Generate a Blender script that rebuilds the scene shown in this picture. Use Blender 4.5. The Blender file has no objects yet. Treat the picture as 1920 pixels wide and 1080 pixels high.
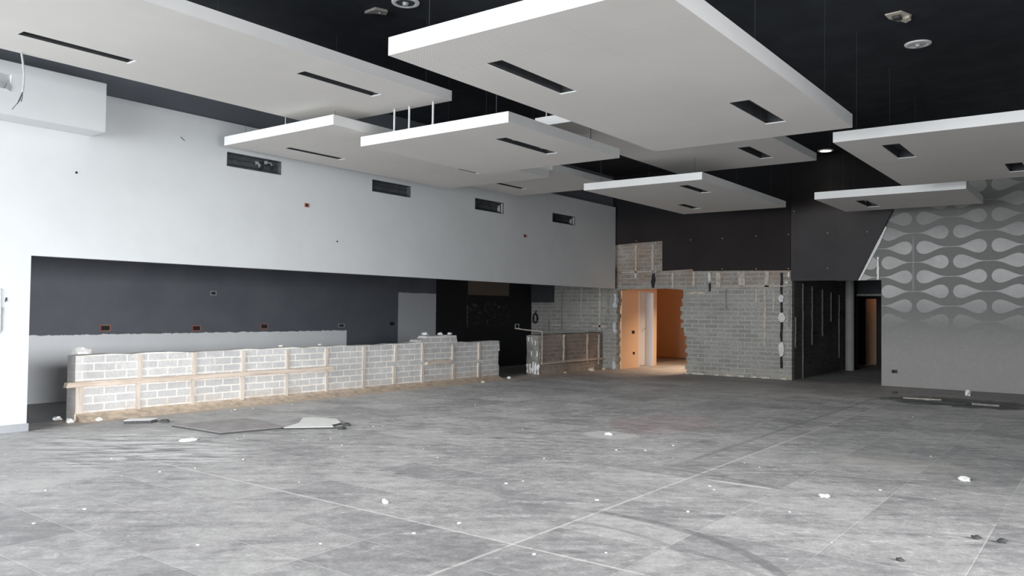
import bpy, bmesh, math, random
from mathutils import Vector, Matrix
from mathutils.geometry import tessellate_polygon
R = random.Random(7)
SC = bpy.context.scene
C = SC.collection

# ------------------------------------------------------------------ node helpers
class NT:
    def __init__(s, name, rough=0.8, spec=0.3):
        s.m = bpy.data.materials.new(name); s.m.use_nodes = True
        s.t = s.m.node_tree; s.n = s.t.nodes; s.l = s.t.links
        s.b = s.n['Principled BSDF']
        s.b.inputs['Roughness'].default_value = rough
        s.b.inputs['Specular IOR Level'].default_value = spec
        s._pos = None
    def link(s, a, sock):
        if isinstance(a, bpy.types.NodeSocket): s.l.new(a, sock)
        elif isinstance(a, (tuple, list)) and len(a) == 3 and sock.type == 'RGBA': sock.default_value = (*a, 1)
        else: sock.default_value = a
    def pos(s):
        if s._pos is None:
            s._pos = s.n.new('ShaderNodeNewGeometry').outputs['Position']
        return s._pos
    def objc(s):
        return s.n.new('ShaderNodeTexCoord').outputs['Object']
    def sep(s, v):
        n = s.n.new('ShaderNodeSeparateXYZ'); s.l.new(v, n.inputs[0]); return n.outputs[0], n.outputs[1], n.outputs[2]
    def comb(s, x, y, z=0.0):
        n = s.n.new('ShaderNodeCombineXYZ')
        for i, a in enumerate((x, y, z)): s.link(a, n.inputs[i])
        return n.outputs[0]
    def m_(s, op, a, b=None, c=None, clamp=False):
        n = s.n.new('ShaderNodeMath'); n.operation = op; n.use_clamp = clamp
        for i, x in enumerate((a, b, c)):
            if x is not None: s.link(x, n.inputs[i])
        return n.outputs[0]
    def add(s, a, b): return s.m_('ADD', a, b)
    def sub(s, a, b): return s.m_('SUBTRACT', a, b)
    def mul(s, a, b): return s.m_('MULTIPLY', a, b)
    def ss(s, x, a, b, lo=0.0, hi=1.0):
        n = s.n.new('ShaderNodeMapRange'); n.interpolation_type = 'SMOOTHSTEP'
        s.link(x, n.inputs[0]); n.inputs[1].default_value = a; n.inputs[2].default_value = b
        n.inputs[3].default_value = lo; n.inputs[4].default_value = hi
        return n.outputs[0]
    def noise(s, v, scale, detail=4, rough=0.6, dist=0.0):
        n = s.n.new('ShaderNodeTexNoise'); s.l.new(v, n.inputs['Vector'])
        n.inputs['Scale'].default_value = scale; n.inputs['Detail'].default_value = detail
        n.inputs['Roughness'].default_value = rough; n.inputs['Distortion'].default_value = dist
        return n.outputs[0]
    def mix(s, f, a, b):
        n = s.n.new('ShaderNodeMix'); n.data_type = 'RGBA'
        s.link(f, n.inputs[0]); s.link(a, n.inputs[6]); s.link(b, n.inputs[7]); return n.outputs[2]
    def mulc(s, a, b):
        n = s.n.new('ShaderNodeMix'); n.data_type = 'RGBA'; n.blend_type = 'MULTIPLY'
        n.inputs[0].default_value = 1; s.link(a, n.inputs[6]); s.link(b, n.inputs[7]); return n.outputs[2]
    def box(s, x, a, b, e=0.004):
        return s.mul(s.ss(x, a - e, a + e), s.ss(x, b - e, b + e, 1.0, 0.0))
    def color(s, c): s.link(c, s.b.inputs['Base Color']); return s
    def bump(s, h, dist=0.01, st=0.6):
        n = s.n.new('ShaderNodeBump'); n.inputs['Distance'].default_value = dist
        n.inputs['Strength'].default_value = st; s.l.new(h, n.inputs['Height'])
        s.l.new(n.outputs[0], s.b.inputs['Normal']); return s

def plain(name, col, rough=0.8, var=0.08, scale=6.0, metal=0.0, bump=0.0):
    t = NT(name, rough); p = t.objc()
    n = t.noise(p, scale, 5)
    f = t.ss(n, 0.3, 0.7)
    a = tuple(c * (1 - var) for c in col); b = tuple(min(1, c * (1 + var)) for c in col)
    t.color(t.mix(f, a, b)); t.b.inputs['Metallic'].default_value = metal
    if bump: t.bump(n, bump)
    return t.m

M = {}
M['white'] = plain('painted_plaster', (0.60, 0.62, 0.63), 0.75, 0.03, 1.5)
M['panel_side'] = plain('panel_edge_paint', (0.80, 0.80, 0.79), 0.6, 0.02, 3)
M['black'] = plain('black_void', (0.012, 0.012, 0.013), 0.9, 0.1)
M['dark_metal'] = plain('dark_duct_metal', (0.05, 0.055, 0.06), 0.5, 0.3, 9)
M['grey_metal'] = plain('grey_metal', (0.36, 0.37, 0.38), 0.45, 0.15, 9, 0.3)
M['rod'] = plain('zinc_rod', (0.62, 0.62, 0.62), 0.4, 0.1, 9, 0.2)
M['rod_dark'] = plain('dark_wire', (0.02, 0.022, 0.025), 0.6, 0.1, 9)
M['chalk'] = plain('broken_plaster', (0.86, 0.85, 0.83), 0.9, 0.1, 22, bump=0.01)
M['board_white'] = plain('plasterboard_face', (0.84, 0.83, 0.79), 0.85, 0.06, 8)
M['board_dark'] = plain('weathered_plywood', (0.30, 0.275, 0.27), 0.8, 0.15, 5)
M['foam'] = plain('foam_filler', (0.62, 0.62, 0.60), 0.9, 0.1, 12, bump=0.02)
M['mortar_strip'] = plain('mortar_residue', (0.42, 0.36, 0.31), 0.9, 0.25, 14, bump=0.01)
M['mortar_grey'] = plain('grey_mortar', (0.22, 0.21, 0.19), 0.9, 0.25, 14, bump=0.01)
M['pale_grey'] = plain('pale_grey_paint', (0.50, 0.52, 0.55), 0.7, 0.04, 3)
M['orange'] = plain('peach_paint', (0.80, 0.50, 0.30), 0.85, 0.03, 2)
M['door'] = plain('door_lacquer', (0.72, 0.72, 0.74), 0.5, 0.02, 2)
M['redbox'] = plain('terracotta_box', (0.35, 0.12, 0.08), 0.8, 0.1, 9)
M['column'] = plain('column_paint', (0.36, 0.35, 0.34), 0.6, 0.1, 3)
M['base'] = plain('grey_skirting', (0.27, 0.28, 0.30), 0.6, 0.08, 4)
M['soffit'] = plain('dark_soffit', (0.03, 0.032, 0.036), 0.9, 0.1)
M['sidewall'] = plain('side_wall_paint', (0.30, 0.30, 0.30), 0.85, 0.05)
M['slotdark'] = plain('dark_slot_lining', (0.03, 0.032, 0.035), 0.9, 0.2, 8)
M['darkrag'] = plain('scorched_scrap', (0.04, 0.04, 0.04), 0.9, 0.2, 20)
M['cream'] = plain('cream_board', (0.55, 0.50, 0.40), 0.8, 0.15, 12)

def wood(name, axis, c1=(0.72, 0.60, 0.49), c2=(0.50, 0.38, 0.29)):
    t = NT(name, 0.8); x, y, z = t.sep(t.pos())
    k = [20.0, 20.0, 20.0]; k[axis] = 1.6
    v = t.comb(t.mul(x, k[0]), t.mul(y, k[1]), t.mul(z, k[2]))
    n = t.noise(v, 1.0, 5, 0.65)
    t.color(t.mix(t.ss(n, 0.42, 0.68), c1, c2)); t.bump(n, 0.01)
    return t.m
M['wood_h'] = wood('timber_horizontal', 1)
M['wood_v'] = wood('timber_vertical', 2, (0.68, 0.60, 0.52), (0.46, 0.38, 0.31))

# ceiling panel underside: fine perforation pattern, lightly printed in the board
def perf():
    t = NT('perforated_panel', 0.8, 0.2); x, y, z = t.sep(t.pos())
    k = 2 * math.pi / 0.028
    s1 = t.mul(t.m_('SINE', t.mul(x, k)), t.m_('SINE', t.mul(y, k)))
    hole = t.ss(s1, 0.25, 0.75)
    big = t.noise(t.pos(), 0.7, 3)
    base = t.mix(t.ss(big, 0.3, 0.7), (0.575, 0.55, 0.52), (0.62, 0.595, 0.565))
    jt = t.m_('MAXIMUM', t.ss(t.m_('ABSOLUTE', t.sub(t.m_('FRACT', t.m_('DIVIDE', t.add(y, 20.3), 2.4)), 0.5)), 0.0006, 0.003, 1.0, 0.0), t.ss(t.m_('ABSOLUTE', t.sub(t.m_('FRACT', t.m_('DIVIDE', t.add(x, 20.4), 1.2)), 0.5)), 0.001, 0.005, 1.0, 0.0))
    base = t.mix(t.mul(jt, 0.16), base, (0.25, 0.24, 0.23))
    t.color(t.mix(t.mul(hole, 0.42), base, (0.22, 0.21, 0.20)))
    return t.m
M['perf'] = perf()

# black soffit slab
def ceil_mat():
    t = NT('dark_slab_paint', 0.75, 0.25)
    n = t.noise(t.pos(), 2.2, 5)
    t.color(t.mix(t.ss(n, 0.35, 0.7), (0.010, 0.012, 0.016), (0.017, 0.020, 0.025)))
    return t.m
M['ceiling'] = ceil_mat()

def dark_upper():
    t = NT('dark_blue_grey_paint', 0.8, 0.2); n = t.noise(t.pos(), 1.5, 4)
    t.color(t.mix(t.ss(n, 0.3, 0.7), (0.11, 0.122, 0.14), (0.13, 0.14, 0.158)))
    return t.m
M['upper'] = dark_upper()

def fascia(name, c):
    t = NT(name, 0.85, 0.15); x, y, z = t.sep(t.pos())
    n = t.noise(t.pos(), 1.3, 4)
    seam = t.m_('ABSOLUTE', t.sub(t.m_('FRACT', t.m_('DIVIDE', t.add(x, 20.0 + 5.86 - 0.806 * 7), 0.806)), 0.5))
    sm = t.ss(seam, 0.4925, 0.4985)
    a = t.mix(t.ss(n, 0.3, 0.7), c, tuple(k * 1.25 for k in c))
    col = t.mix(t.mul(sm, 0.5), a, tuple(k * 0.4 for k in c))
    t.color(t.mix(t.ss(z, 3.65, 4.1), col, (0.007, 0.007, 0.008)))  # boards painted blacker upward, where the light falls off
    return t.m
M['fascia'] = fascia('dark_fascia_board', (0.013, 0.0105, 0.0105))
M['fascia2'] = fascia('charcoal_fascia_board', (0.032, 0.031, 0.033))

def brick(name, axis, c1, c2, mort, bw=0.295, rh=0.098, stain=None, ms=0.011, dust=True, stainz=2.0, calm=1.0, end_lit=False):
    t = NT(name, 0.9, 0.15); P = t.pos(); x, y, z = t.sep(P)
    u = y if axis == 'X' else x
    dn = t.noise(P, 7.0, 3); dn2 = t.noise(P, 5.0, 3)
    v = t.comb(t.add(u, t.mul(t.sub(dn2, 0.5), 0.03)), t.add(z, t.mul(t.sub(dn, 0.5), 0.022)), 0.0)
    b = t.n.new('ShaderNodeTexBrick'); t.l.new(v, b.inputs['Vector'])
    b.inputs['Scale'].default_value = 1; b.inputs['Brick Width'].default_value = bw
    b.inputs['Row Height'].default_value = rh; b.inputs['Mortar Size'].default_value = ms
    b.inputs['Mortar Smooth'].default_value = 0.35; b.inputs['Bias'].default_value = 0.0
    b.inputs['Color1'].default_value = (*c1, 1); b.inputs['Color2'].default_value = (*c2, 1)
    b.inputs['Mortar'].default_value = (*mort, 1)
    fine = t.noise(P, 26.0, 6, 0.7); mid = t.noise(P, 3.2, 5, 0.65); big = t.noise(P, 0.9, 3)
    # mortar comes and goes, smeared over some bricks
    wash = t.ss(mid, 0.46, 0.62, 0.0, 0.8 * calm)
    avg = tuple((a + bb) / 2 * 1.06 for a, bb in zip(c1, c2))
    col = t.mix(wash, b.outputs['Color'], t.mix(t.ss(fine, 0.4, 0.65), avg, tuple(m * .86 for m in mort)))
    col = t.mulc(col, t.mix(t.ss(fine, 0.3, 0.7), tuple([1 - .22 * calm] * 3), tuple([1 + .12 * calm] * 3)))
    if end_lit: col = t.mix(t.mul(t.ss(y, 4.95, 5.10, 0.75, 0.0), t.ss(mid, 0.3, 0.55, 0.5, 1.0)), col, (0.92, 0.90, 0.86))  # pale band on the near end, whitened further as painted daylight
    col = t.mulc(col, t.mix(t.ss(big, 0.35, 0.65), (0.88, 0.88, 0.88), (1.08, 1.08, 1.08)))
    if stain:
        w = t.mul(t.ss(z, stainz, stainz + 0.35), t.ss(t.noise(P, 2.2, 4), 0.36, 0.6, 0.25, 1.0))
        col = t.mulc(col, t.mix(w, (1, 1, 1), stain))
    if dust:
        w = t.mul(t.ss(z, 0.03, 0.28, 1.0, 0.0), t.ss(mid, 0.35, 0.6, 0.0, 1.0 if axis == 'X' else 0.35))
        col = t.mix(t.mul(w, 0.7), col, (0.50, 0.40, 0.31))
    t.color(col)
    h = t.add(t.mul(b.outputs['Fac'], -0.5), t.mul(fine, 0.4))
    t.bump(h, 0.02, 0.7 * calm)
    return t.m
M['brick_counter'] = brick('pale_block_masonry', 'X', (0.53, 0.53, 0.53), (0.62, 0.615, 0.61), (0.95, 0.91, 0.84), rh=.105, ms=.012, calm=.45, end_lit=True)
M['brick_counter2'] = brick('dusty_block_masonry', 'X', (0.25, 0.21, 0.185), (0.34, 0.285, 0.25), (0.46, 0.40, 0.35))
M['brick_back'] = brick('grey_block_masonry', 'Y', (0.215, 0.212, 0.195), (0.29, 0.285, 0.265), (0.43, 0.415, 0.38), stain=(0.90, 0.70, 0.60), rh=0.102, bw=0.33, calm=.85)
M['brick_corr'] = brick('dark_block_masonry', 'X', (0.115, 0.11, 0.105), (0.15, 0.145, 0.138), (0.17, 0.162, 0.155), dust=False)  # corridor blockwork, darker than the end wall

# bar back wall: charcoal paint, bare grey band and patch, black niche
def bar_wall():
    t = NT('bar_wall_paint', 0.7, 0.3); P = t.pos(); x, y, z = t.sep(P)
    n = t.noise(P, 9.0, 5); big = t.noise(P, 1.2, 4)
    e = t.mul(t.sub(n, 0.5), 0.07)
    ze = t.add(z, e); ye = t.add(y, t.mul(e, 0.4))
    dark = t.mix(t.ss(big, 0.3, 0.7), (0.075, 0.083, 0.10), (0.095, 0.102, 0.118))
    grey = t.mix(t.ss(big, 0.3, 0.7), (0.76, 0.79, 0.81), (0.82, 0.84, 0.86))
    black = (0.008, 0.0085, 0.011)
    band = t.mul(t.ss(ze, 1.02, 1.035, 1.0, 0.0), t.ss(y, 11.52, 11.54, 1.0, 0.0))
    patch = t.mul(t.box(ye, 13.05, 14.32, 0.008), t.ss(ze, 1.86, 1.875, 1.0, 0.0))
    col = t.mix(band, dark, grey)
    col = t.mix(t.ss(y, 14.31, 14.33), col, black)
    col = t.mix(patch, col, (0.48, 0.50, 0.53))
    nich = t.box(y, 15.5, 17.22, 0.01)
    speck = t.mul(t.mul(t.ss(t.noise(P, 11.0, 3, 0.5, 1.5), 0.60, 0.64), nich), t.box(z, 1.12, 1.72, 0.12))
    col = t.mix(t.mul(nich, t.ss(z, 1.86, 1.89)), col, (0.12, 0.095, 0.075))
    col = t.mix(t.mul(speck, 0.35), col, (0.25, 0.24, 0.23))
    edge = t.mul(t.box(y, 15.47, 15.51, 0.006), t.box(z, 1.05, 1.86, 0.02))
    col = t.mix(t.mul(edge, t.ss(n, 0.4, 0.6)), col, (0.12, 0.12, 0.12))
    t.color(col); t.bump(n, 0.004, 0.3)
    return t.m
M['bar'] = bar_wall()

# silver-grey wall printed with rows of paired drops
def pattern_wall():
    t = NT('drop_pattern_wallcovering', 0.6, 0.35); P = t.pos(); x, y, z = t.sep(P)
    L, p = 1.345, 0.302
    row = t.m_('ROUND', t.m_('DIVIDE', t.sub(z, 2.59), p))
    dz = t.m_('ABSOLUTE', t.sub(t.sub(z, 2.59), t.mul(row, p)))
    par = t.mul(t.m_('FRACT', t.add(t.mul(t.m_('ABSOLUTE', row), 0.5), 0.001)), 1.0)  # 0 or .5
    u = t.m_('FRACT', t.add(t.m_('DIVIDE', t.add(x, 3.335 + 20 * L), L), t.add(par, 0.5)))
    d = t.mul(t.m_('ABSOLUTE', t.sub(u, 0.5)), L)
    r, dc = 0.137, 0.495
    tail = t.add(t.mul(t.m_('POWER', t.ss(d, 0.06, dc), 1.25), r - 0.006), 0.006)
    q = t.m_('MAXIMUM', t.sub(r * r, t.m_('POWER', t.m_('ABSOLUTE', t.sub(d, dc)), 2.0)), 0.0)
    head = t.m_('SQRT', q)
    isH = t.m_('GREATER_THAN', d, dc)
    h = t.add(t.mul(isH, head), t.mul(t.sub(1.0, isH), tail))
    drop = t.ss(t.sub(h, dz), -0.004, 0.006)
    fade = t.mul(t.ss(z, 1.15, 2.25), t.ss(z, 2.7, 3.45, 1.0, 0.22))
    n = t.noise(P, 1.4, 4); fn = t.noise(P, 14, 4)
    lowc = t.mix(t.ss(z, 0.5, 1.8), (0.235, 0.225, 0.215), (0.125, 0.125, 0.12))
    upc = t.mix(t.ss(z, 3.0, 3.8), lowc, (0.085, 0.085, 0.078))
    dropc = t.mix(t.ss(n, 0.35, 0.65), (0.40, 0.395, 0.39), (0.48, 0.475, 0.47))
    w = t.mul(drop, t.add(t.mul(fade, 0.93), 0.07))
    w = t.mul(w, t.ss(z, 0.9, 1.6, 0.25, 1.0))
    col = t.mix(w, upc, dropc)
    seam = t.mul(t.box(x, -3.375, -3.34, 0.008), t.box(z, 2.0, 3.1, 0.12))
    col = t.mix(t.mul(seam, 0.35), col, (0.34, 0.34, 0.36))
    col = t.mulc(col, t.mix(t.ss(fn, 0.3, 0.7), (0.94, 0.94, 0.94), (1.04, 1.04, 1.04)))
    t.color(col)
    return t.m
M['pattern'] = pattern_wall()

# dusty tiled floor
def floor_mat():
    t = NT('dusty_grey_tiles', 0.62, 0.35); P = t.pos(); x, y, z = t.sep(P)
    TX, TY = 0.8, 0.53
    ux = t.m_('DIVIDE', t.add(x, 3.1 + 40 * TX), TX); uy = t.m_('DIVIDE', t.add(y, 40 * TY - 4.16), TY)
    fx = t.m_('ABSOLUTE', t.sub(t.m_('FRACT', t.add(ux, 0.5)), 0.5)); fy = t.m_('ABSOLUTE', t.sub(t.m_('FRACT', t.add(uy, 0.5)), 0.5))
    gx = t.ss(fx, 0.002, 0.009, 1.0, 0.0); gy = t.ss(fy, 0.003, 0.014, 1.0, 0.0)
    wn = t.n.new('ShaderNodeTexWhiteNoise'); wn.noise_dimensions = '2D'
    t.l.new(t.comb(t.m_('FLOOR', ux), t.m_('FLOOR', uy), 0.0), wn.inputs['Vector'])
    tile = wn.outputs['Value']
    n1 = t.noise(P, 0.45, 4, 0.6); n2 = t.noise(P, 2.4, 7, 0.72, 0.6); n3 = t.noise(P, 10.0, 7, 0.75, 0.4); n4 = t.noise(P, 45.0, 4, 0.7)
    # smears run across the hall
    sv = t.comb(t.add(t.mul(x, 1.2), t.mul(y, 0.8)), t.add(t.mul(y, 5.5), t.mul(x, -4.6)), 0.0)
    n5 = t.noise(sv, 1.1, 7, 0.72, 0.4)
    g = t.add(t.mul(n2, 0.30), t.add(t.mul(n3, 0.30), t.add(t.mul(n4, 0.10), t.mul(n5, 0.30))))
    g = t.add(g, t.mul(t.sub(tile, 0.5), 0.085))
    g = t.add(g, t.mul(t.sub(n1, 0.5), 0.22))
    f = t.ss(g, 0.37, 0.64)
    col = t.mix(f, (0.225, 0.222, 0.225), (0.56, 0.545, 0.53))
    dust = t.ss(t.add(t.mul(n3, 0.55), t.mul(n5, 0.45)), 0.55, 0.64)
    col = t.mix(t.mul(dust, 0.55), col, (0.70, 0.73, 0.72))
    dk = t.ss(t.add(t.mul(n2, 0.4), t.mul(n5, 0.6)), 0.36, 0.44, 1.0, 0.0)
    col = t.mix(t.mul(dk, 0.55), col, (0.17, 0.17, 0.18))
    # grout: pale dusty on the main cut lines, weak elsewhere
    main = t.add(t.mul(t.ss(t.m_('ABSOLUTE', t.add(x, 3.1)), 0.006, 0.018, 1.0, 0.0), t.ss(y, 9.0, 13.0, 1.0, 0.25)),
                 t.mul(t.ss(t.m_('ABSOLUTE', t.sub(y, 4.16)), 0.006, 0.017, 1.0, 0.0), t.ss(x, -7.6, -7.0)))
    gw = t.mul(t.m_('MAXIMUM', gx, gy), t.ss(t.noise(P, 1.1, 4), 0.40, 0.60, 0.16, 0.62))
    col = t.mix(gw, col, (0.66, 0.64, 0.61))
    col = t.mix(t.mul(t.mul(main, 0.62), t.ss(n3, 0.3, 0.5)), col, (0.80, 0.76, 0.72))
    # tyre scuffs
    def arc(cx, cy, rad, w, a0, a1, k):
        dx = t.sub(x, cx); dy = t.sub(y, cy)
        dd = t.m_('SQRT', t.add(t.mul(dx, dx), t.mul(dy, dy)))
        ring = t.ss(t.m_('ABSOLUTE', t.sub(dd, rad)), w * .4, w, 1.0, 0.0)
        ang = t.m_('ARCTAN2', dy, dx)
        return t.mul(t.mul(ring, t.box(ang, a0, a1, 0.12)), t.mul(t.ss(n3, 0.35, 0.6, 0.4, 1.0), k))
    sc = arc(-2.86, 3.48, 1.76, 0.06, 0.45, 1.75, 0.75)
    for a in (arc(-2.85, 3.69, 1.21, 0.035, 0.9, 1.8, 0.5), arc(-3.23, 4.77, 2.32, 0.04, 1.15, 1.75, 0.5), arc(-1.26, 5.77, 2.15, 0.04, 1.6, 2.5, 0.45),
              arc(42.96, 12.95, 46.54, 0.05, 3.0, 3.1415, 0.0), arc(-2.6, 2.6, 2.2, 0.045, 0.5, 1.5, 0.45)):
        sc = t.m_('MAXIMUM', sc, a)
    ln = t.mul(t.ss(t.m_('ABSOLUTE', t.add(x, 3.45)), 0.012, 0.05, 1.0, 0.0), t.mul(t.box(y, 7.4, 15.6, 0.8), t.ss(n3, 0.4, 0.6, 0.1, 0.6)))
    sc = t.m_('MAXIMUM', sc, ln)
    col = t.mix(sc, col, (0.12, 0.12, 0.125))
    # patches
    def blob(cx, cy, rx, ry, noise, lo=0.75, hi=1.15):
        dx = t.m_('DIVIDE', t.sub(x, cx), rx); dy = t.m_('DIVIDE', t.sub(y, cy), ry)
        dd = t.m_('SQRT', t.add(t.mul(dx, dx), t.mul(dy, dy)))
        dd = t.add(dd, t.mul(t.sub(noise, 0.5), 1.6))
        return t.ss(dd, lo, hi, 1.0, 0.0)
    col = t.mix(t.mul(t.mul(blob(-8.3, 4.5, 1.5, 1.0, n2, 0.4, 1.2), t.ss(n5, 0.42, 0.6)), 0.9), col, (0.84, 0.83, 0.81))
    col = t.mix(t.mul(blob(-4.9, 8.55, 0.35, 0.3, n3), 0.8), col, (0.70, 0.68, 0.66))
    col = t.mix(t.mul(blob(-2.64, 6.86, 0.38, 0.035, n3, 0.5, 1.2), 0.9), col, (0.80, 0.78, 0.76))
    col = t.mix(t.mul(blob(-4.9, 9.9, 0.7, 1.1, n2), 0.25), col, (0.40, 0.20, 0.19))
    col = t.mix(t.mul(blob(-1.8, 8.9, 0.7, 0.35, n2), 0.45), col, (0.50, 0.47, 0.42))
    col = t.mix(t.mul(blob(-2.15, 15.75, 1.25, 0.8, n2, 0.75, 1.2), 0.92), col, (0.04, 0.04, 0.041))
    # unswept darker zones by the far walls, brown masonry dust along the block counter
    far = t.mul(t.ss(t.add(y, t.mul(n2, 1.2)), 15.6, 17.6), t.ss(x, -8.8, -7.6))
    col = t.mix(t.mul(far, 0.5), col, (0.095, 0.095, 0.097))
    dl = t.mul(t.ss(t.add(x, t.mul(n2, 0.5)), -10.35, -9.95, 1.0, 0.0), t.mul(t.ss(x, -10.9, -10.8), t.ss(y, 4.6, 4.9)))
    col = t.mix(t.mul(dl, t.ss(n3, 0.3, 0.55, 0.35, 0.85)), col, (0.50, 0.385, 0.29))
    dl2 = t.mul(t.ss(t.add(x, t.mul(n2, 2.5)), -9.6, -7.6, 1.0, 0.0), t.ss(y, 12.5, 15.5))
    col = t.mix(t.mul(dl2, 0.5), col, (0.30, 0.245, 0.20))
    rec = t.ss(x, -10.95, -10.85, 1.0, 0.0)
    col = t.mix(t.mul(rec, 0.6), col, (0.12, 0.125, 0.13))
    # floor colour graded with depth to even out the daylight falloff
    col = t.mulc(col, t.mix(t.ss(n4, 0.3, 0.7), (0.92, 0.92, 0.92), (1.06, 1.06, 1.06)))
    falloff_grade = t.add(t.ss(y, 2.5, 7.5, 0.66, 0.95), t.mul(t.box(y, 8.0, 16.5, 2.5), 0.40))
    col = t.mulc(col, t.comb(falloff_grade, falloff_grade, falloff_grade))
    t.color(col)
    t.bump(t.add(t.mul(n3, 0.3), t.add(t.mul(n4, 0.35), t.mul(t.m_('MAXIMUM', gx, gy), -0.25))), 0.006, 0.5)
    t.link(t.ss(g, 0.3, 0.7, 0.5, 0.8), t.b.inputs['Roughness'])
    return t.m
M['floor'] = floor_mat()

def emis(name, c, k):
    t = NT(name); t.b.inputs['Base Color'].default_value = (*c, 1)
    t.b.inputs['Emission Color'].default_value = (*c, 1); t.b.inputs['Emission Strength'].default_value = k
    return t.m
M['lit'] = emis('lit_lamp_glass', (1.0, 0.86, 0.66), 14)

# ------------------------------------------------------------------ geometry helpers
def put(name, bm, mat, parent=None, loc=None):
    me = bpy.data.meshes.new(name); bmesh.ops.recalc_face_normals(bm, faces=bm.faces); bm.to_mesh(me); bm.free()
    mats = mat if isinstance(mat, (list, tuple)) else [mat]
    for m in mats: me.materials.append(M[m] if isinstance(m, str) else m)
    o = bpy.data.objects.new(name, me); C.objects.link(o)
    if loc is not None: o.location = loc
    if parent is not None: o.parent = parent
    return o
def tag(o, label=None, cat=None, group=None, kind=None):
    if label: o['label'] = label
    if cat: o['category'] = cat
    if group: o['group'] = group
    if kind: o['kind'] = kind
    return o
def thing(name, label, cat, loc=(0, 0, 0), group=None):
    o = bpy.data.objects.new(name, None); C.objects.link(o); o.location = loc
    o.empty_display_size = 0.1
    return tag(o, label, cat, group)
def struct(name, bm, mat, label=None, cat=None, parent=None):
    o = put(name, bm, mat, parent)
    if parent is None: tag(o, label or name.replace('_', ' '), cat or name.split('_')[0], None, 'structure')
    elif label: o['label'] = label
    return o
def box(bm, x0, x1, y0, y1, z0, z1, mi=0):
    v = [bm.verts.new((x, y, z)) for x in (x0, x1) for y in (y0, y1) for z in (z0, z1)]
    for q in ((0, 1, 3, 2), (4, 6, 7, 5), (0, 4, 5, 1), (2, 3, 7, 6), (0, 2, 6, 4), (1, 5, 7, 3)):
        f = bm.faces.new([v[i] for i in q]); f.material_index = mi
    return v
def bx(*a, bevel=0.0):
    bm = bmesh.new(); box(bm, *a)
    if bevel: bmesh.ops.bevel(bm, geom=list(bm.edges), offset=bevel, segments=1, affect='EDGES')
    return bm
def slab(us, vs, keep, w0, w1, fn, mi_face0=0, mi_face1=0, mi_side=0):
    """slab with rectangular openings: grid cells us x vs, kept where keep(uc, vc); w0/w1 the two faces; fn(u,v,w)->xyz"""
    bm = bmesh.new(); us = sorted(set(us)); vs = sorted(set(vs)); V = {}
    def gv(i, j, k):
        if (i, j, k) not in V: V[i, j, k] = bm.verts.new(fn(us[i], vs[j], (w0, w1)[k]))
        return V[i, j, k]
    K = {(i, j): keep((us[i] + us[i + 1]) / 2, (vs[j] + vs[j + 1]) / 2) for i in range(len(us) - 1) for j in range(len(vs) - 1)}
    for (i, j), k in K.items():
        if not k: continue
        c = [(i, j), (i + 1, j), (i + 1, j + 1), (i, j + 1)]
        f = bm.faces.new([gv(a, b, 0) for a, b in c]); f.material_index = mi_face0
        f = bm.faces.new([gv(a, b, 1) for a, b in c]); f.material_index = mi_face1
        for (di, dj), (a, b) in (((0, -1), (0, 1)), ((1, 0), (1, 2)), ((0, 1), (2, 3)), ((-1, 0), (3, 0))):
            if not K.get((i + di, j + dj), False):
                p, q = c[a], c[b]
                f = bm.faces.new([gv(*p, 0), gv(*q, 0), gv(*q, 1), gv(*p, 1)]); f.material_index = mi_side
    return bm
XY = lambda u, v, w: (u, v, w)
YZ = lambda u, v, w: (w, u, v)
XZ = lambda u, v, w: (u, w, v)
def prism(pts, w0, w1, fn):
    bm = bmesh.new(); q = []
    for p in pts:
        if not q or math.hypot(p[0] - q[-1][0], p[1] - q[-1][1]) > 1e-4: q.append(p)
    if math.hypot(q[0][0] - q[-1][0], q[0][1] - q[-1][1]) < 1e-4: q.pop()
    a = [bm.verts.new(fn(u, v, w0)) for u, v in q]; b = [bm.verts.new(fn(u, v, w1)) for u, v in q]; n = len(q)
    if n > 4:
        for t3 in tessellate_polygon([[Vector((u, v, 0)) for u, v in q]]):
            bm.faces.new([a[k] for k in t3]); bm.faces.new([b[k] for k in t3][::-1])
    else:
        bm.faces.new(a); bm.faces.new(b[::-1])
    for i in range(n): bm.faces.new([a[i], a[(i + 1) % n], b[(i + 1) % n], b[i]])
    return bm
def tube(pts, r, seg=8, bm=None):
    bm = bm or bmesh.new(); rings = []
    for i, p in enumerate(pts):
        p = Vector(p); d = (Vector(pts[min(i + 1, len(pts) - 1)]) - Vector(pts[max(i - 1, 0)])).normalized()
        up = Vector((0, 0, 1)) if abs(d.z) < 0.9 else Vector((1, 0, 0))
        a = d.cross(up).normalized(); b = d.cross(a)
        rr = r[i] if isinstance(r, (list, tuple)) else r
        rings.append([bm.verts.new(p + (a * math.cos(k * 2 * math.pi / seg) + b * math.sin(k * 2 * math.pi / seg)) * rr) for k in range(seg)])
    for A, B in zip(rings, rings[1:]):
        for k in range(seg): bm.faces.new([A[k], A[(k + 1) % seg], B[(k + 1) % seg], B[k]])
    bm.faces.new(rings[0]); bm.faces.new(rings[-1][::-1])
    return bm
def lathe(prof, seg=32, c=(0, 0, 0)):
    bm = bmesh.new(); rings = []
    for r, z in prof:
        rings.append([bm.verts.new((c[0] + r * math.cos(k * 2 * math.pi / seg), c[1] + r * math.sin(k * 2 * math.pi / seg), c[2] + z)) for k in range(seg)])
    for A, B in zip(rings, rings[1:]):
        for k in range(seg): bm.faces.new([A[k], A[(k + 1) % seg], B[(k + 1) % seg], B[k]])
    bm.faces.new(rings[0]); bm.faces.new(rings[-1][::-1])
    return bm
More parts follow.
